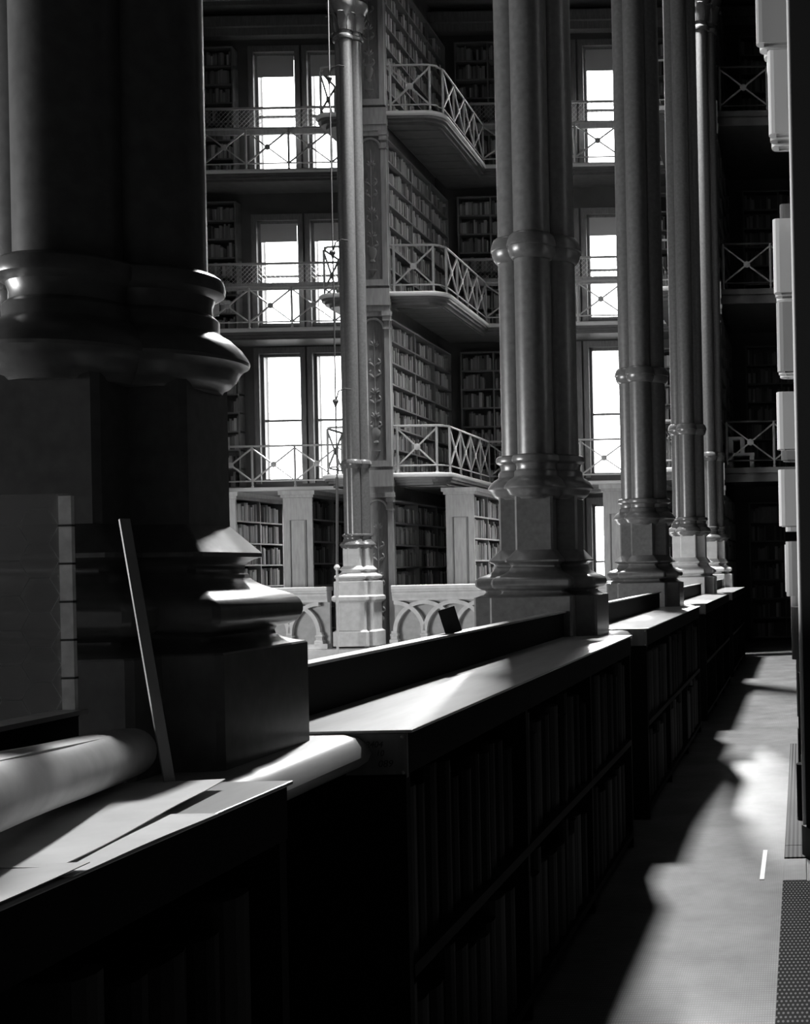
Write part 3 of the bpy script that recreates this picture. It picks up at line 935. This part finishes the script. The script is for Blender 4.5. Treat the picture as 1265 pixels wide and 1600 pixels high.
# ------------------------------------------------------------------ floor mats
def mat_strip(y0, y1, x0, x1, m, label, h=.008):
    o = bevel(obj('rubber_mat', MB().box(x0, x1, y0, y1, 0, h), m), .003)
    return tag(o, label, 'mat')
mat_strip(2.2, 6.02, -.112, .42, M['studs'], 'black studded rubber mat at the front of the aisle')
mat_strip(6.04, 6.48, -.112, .0, M['floor'], 'plain pale linoleum patch between the studded and ribbed mats', .006)
mat_strip(6.78, 10.6, -.112, -.002, M['ribs'], 'long ribbed rubber mat against the tall bookcase')
mat_strip(6.5, 6.77, -.112, -.002, M['ribs'], 'short coarse ribbed rubber mat next to the plain patch', .009)
mat_strip(10.62, 13.8, -.112, -.002, M['floor'], 'plain linoleum strip beyond the ribbed mat', .006)
t = obj('floor_tape', MB().box(0, .022, 0, .62, 0, .003), M['white'], loc=(-.224, 6.08, 0))
tag(t, 'short white strip of tape stuck on the aisle floor', 'tape')

# ------------------------------------------------------------------ foreground things on the nearest counter
def wavy_sheet(x0, x1, y0, y1, z, nx=10, ny=14, amp=.006, curl=.0, droop=0.0, seed=1, skew=0.0):
    rr = random.Random(seed)
    ph = [rr.uniform(0, 6) for _ in range(4)]
    def h(u, v):
        q = amp * (math.sin(3 * u + ph[0] + 2 * v) + .6 * math.sin(7 * v + ph[1])) * .5 + amp
        q += curl * max(0, v - .75) ** 2 * 16
        q -= droop * max(0, u - .8) ** 2 * 25
        return q
    mb = MB(); vs, fs = [], []
    for side in (0, 1):
        for i in range(nx + 1):
            for j in range(ny + 1):
                u, v = i / nx, j / ny
                vs.append((x0 + (x1 - x0) * u + skew * v, y0 + (y1 - y0) * v, z + h(u, v) + (.0012 if side else 0)))
    n1 = (nx + 1) * (ny + 1)
    idx = lambda i, j, s: s * n1 + i * (ny + 1) + j
    for i in range(nx):
        for j in range(ny):
            fs.append((idx(i, j, 0), idx(i, j + 1, 0), idx(i + 1, j + 1, 0), idx(i + 1, j, 0)))
            fs.append((idx(i, j, 1), idx(i + 1, j, 1), idx(i + 1, j + 1, 1), idx(i, j + 1, 1)))
    for i in range(nx):
        fs.append((idx(i, 0, 0), idx(i + 1, 0, 0), idx(i + 1, 0, 1), idx(i, 0, 1)))
        fs.append((idx(i, ny, 0), idx(i, ny, 1), idx(i + 1, ny, 1), idx(i + 1, ny, 0)))
    for j in range(ny):
        fs.append((idx(0, j, 0), idx(0, j, 1), idx(0, j + 1, 1), idx(0, j + 1, 0)))
        fs.append((idx(nx, j, 0), idx(nx, j + 1, 0), idx(nx, j + 1, 1), idx(nx, j, 1)))
    mb._add(vs, fs); mb.smooth = True
    return mb
t = obj('paper_sheet', wavy_sheet(-1.22, -.925, 1.58, 2.2, TOP + .006, curl=.004, seed=3, skew=-.07), M['paper'])
tag(t, 'wavy pale paper sheet on the nearest counter beside the roll', 'paper')
t = obj('paper_sheet', wavy_sheet(-1.2, -.893, 1.56, 1.95, TOP + .0005, seed=5, amp=.002), M['paper'])
tag(t, 'lower paper sheet peeking out under the wavy one at the counter edge', 'paper')
t = obj('paper_sheet', wavy_sheet(-1.22, -.895, 1.0, 1.6, TOP + .006, seed=8, amp=.004), M['paper'])
tag(t, 'paper sheet at the lower left corner of the picture under the roll', 'paper')
t = thing('paper_roll', 'thick roll of wrapping paper lying on the nearest counter', 'roll', (0, 0, 0))
A, B = Vector((-1.205, 2.30, 1.186)), Vector((-.93, 1.25, 1.255))
pts, rs = [], []
for k in range(17):
    u = k / 16
    pts.append(A.lerp(B, u)); rs.append((.043 + .012 * u) * (1 + .03 * math.sin(9 * u)) * (1 if k else .80))
pts.insert(1, A.lerp(B, .012)); rs.insert(1, .042)
obj('outer_wrap', MB().tube(pts, rs, 28), M['paper_grey'], t)
obj('flap_edge', MB().tube([A.lerp(B, .03) + Vector((.02, 0, .037)), A.lerp(B, .5) + Vector((.025, 0, .042)), A.lerp(B, .95) + Vector((.03, 0, .044))], .003, 6), M['paper_grey'], t)
# leaning pane with a taped edge
t = thing('glass_pane', 'dusty wired glass pane with a taped edge leaning before the nearest column', 'glass pane', (-1.268, 2.235, 1.127))
obj('glass_sheet', MB().box(-.52, -.004, -.002, .002, 0, .52), M['dusty_glass'], t)
tp = obj('edge_tape', MB().box(-.022, .0, -.005, .005, .125, .516), M['tape'], t)
for k in range(6):
    obj('tape_band', MB().box(-.023, .001, -.0065, .0065, .13 + k * .0665, .1335 + k * .0665), M['black'], tp)
hx = MB()
for i in range(9):
    for j in range(8):
        cx, cz = -.48 + i * .0525, .04 + j * .0606 + (.0303 if i % 2 else 0)
        ps = [(cx + .035 * math.cos(a * math.pi / 3), 0, cz + .035 * math.sin(a * math.pi / 3)) for a in range(7)]
        if all(-.52 < p[0] < -.022 and 0 < p[2] < .52 for p in ps): hx.tube(ps, .0005, 4)
g = obj('glass_wire', hx, M['wire'], t); g['kind'] = 'stuff'
t = thing('wooden_lath', 'narrow wooden lath leaning against the nearest column base', 'lath', (-1.09, 2.2, TOP + .004))
d = Vector((-1.222, 2.318, 1.60)) - Vector((-1.09, 2.2, TOP))
o = obj('lath_strip', MB().box(-.009, .009, -.003, .003, 0, d.length), M['wood_pale'], t)
o.rotation_mode = 'QUATERNION'; o.rotation_quaternion = d.to_track_quat('Z', 'Y')

# ------------------------------------------------------------------ the mass of far books
o = obj('books', SB, M['books'])
tag(o, 'rows of small books filling the far built-in shelves', 'books', kind='stuff')
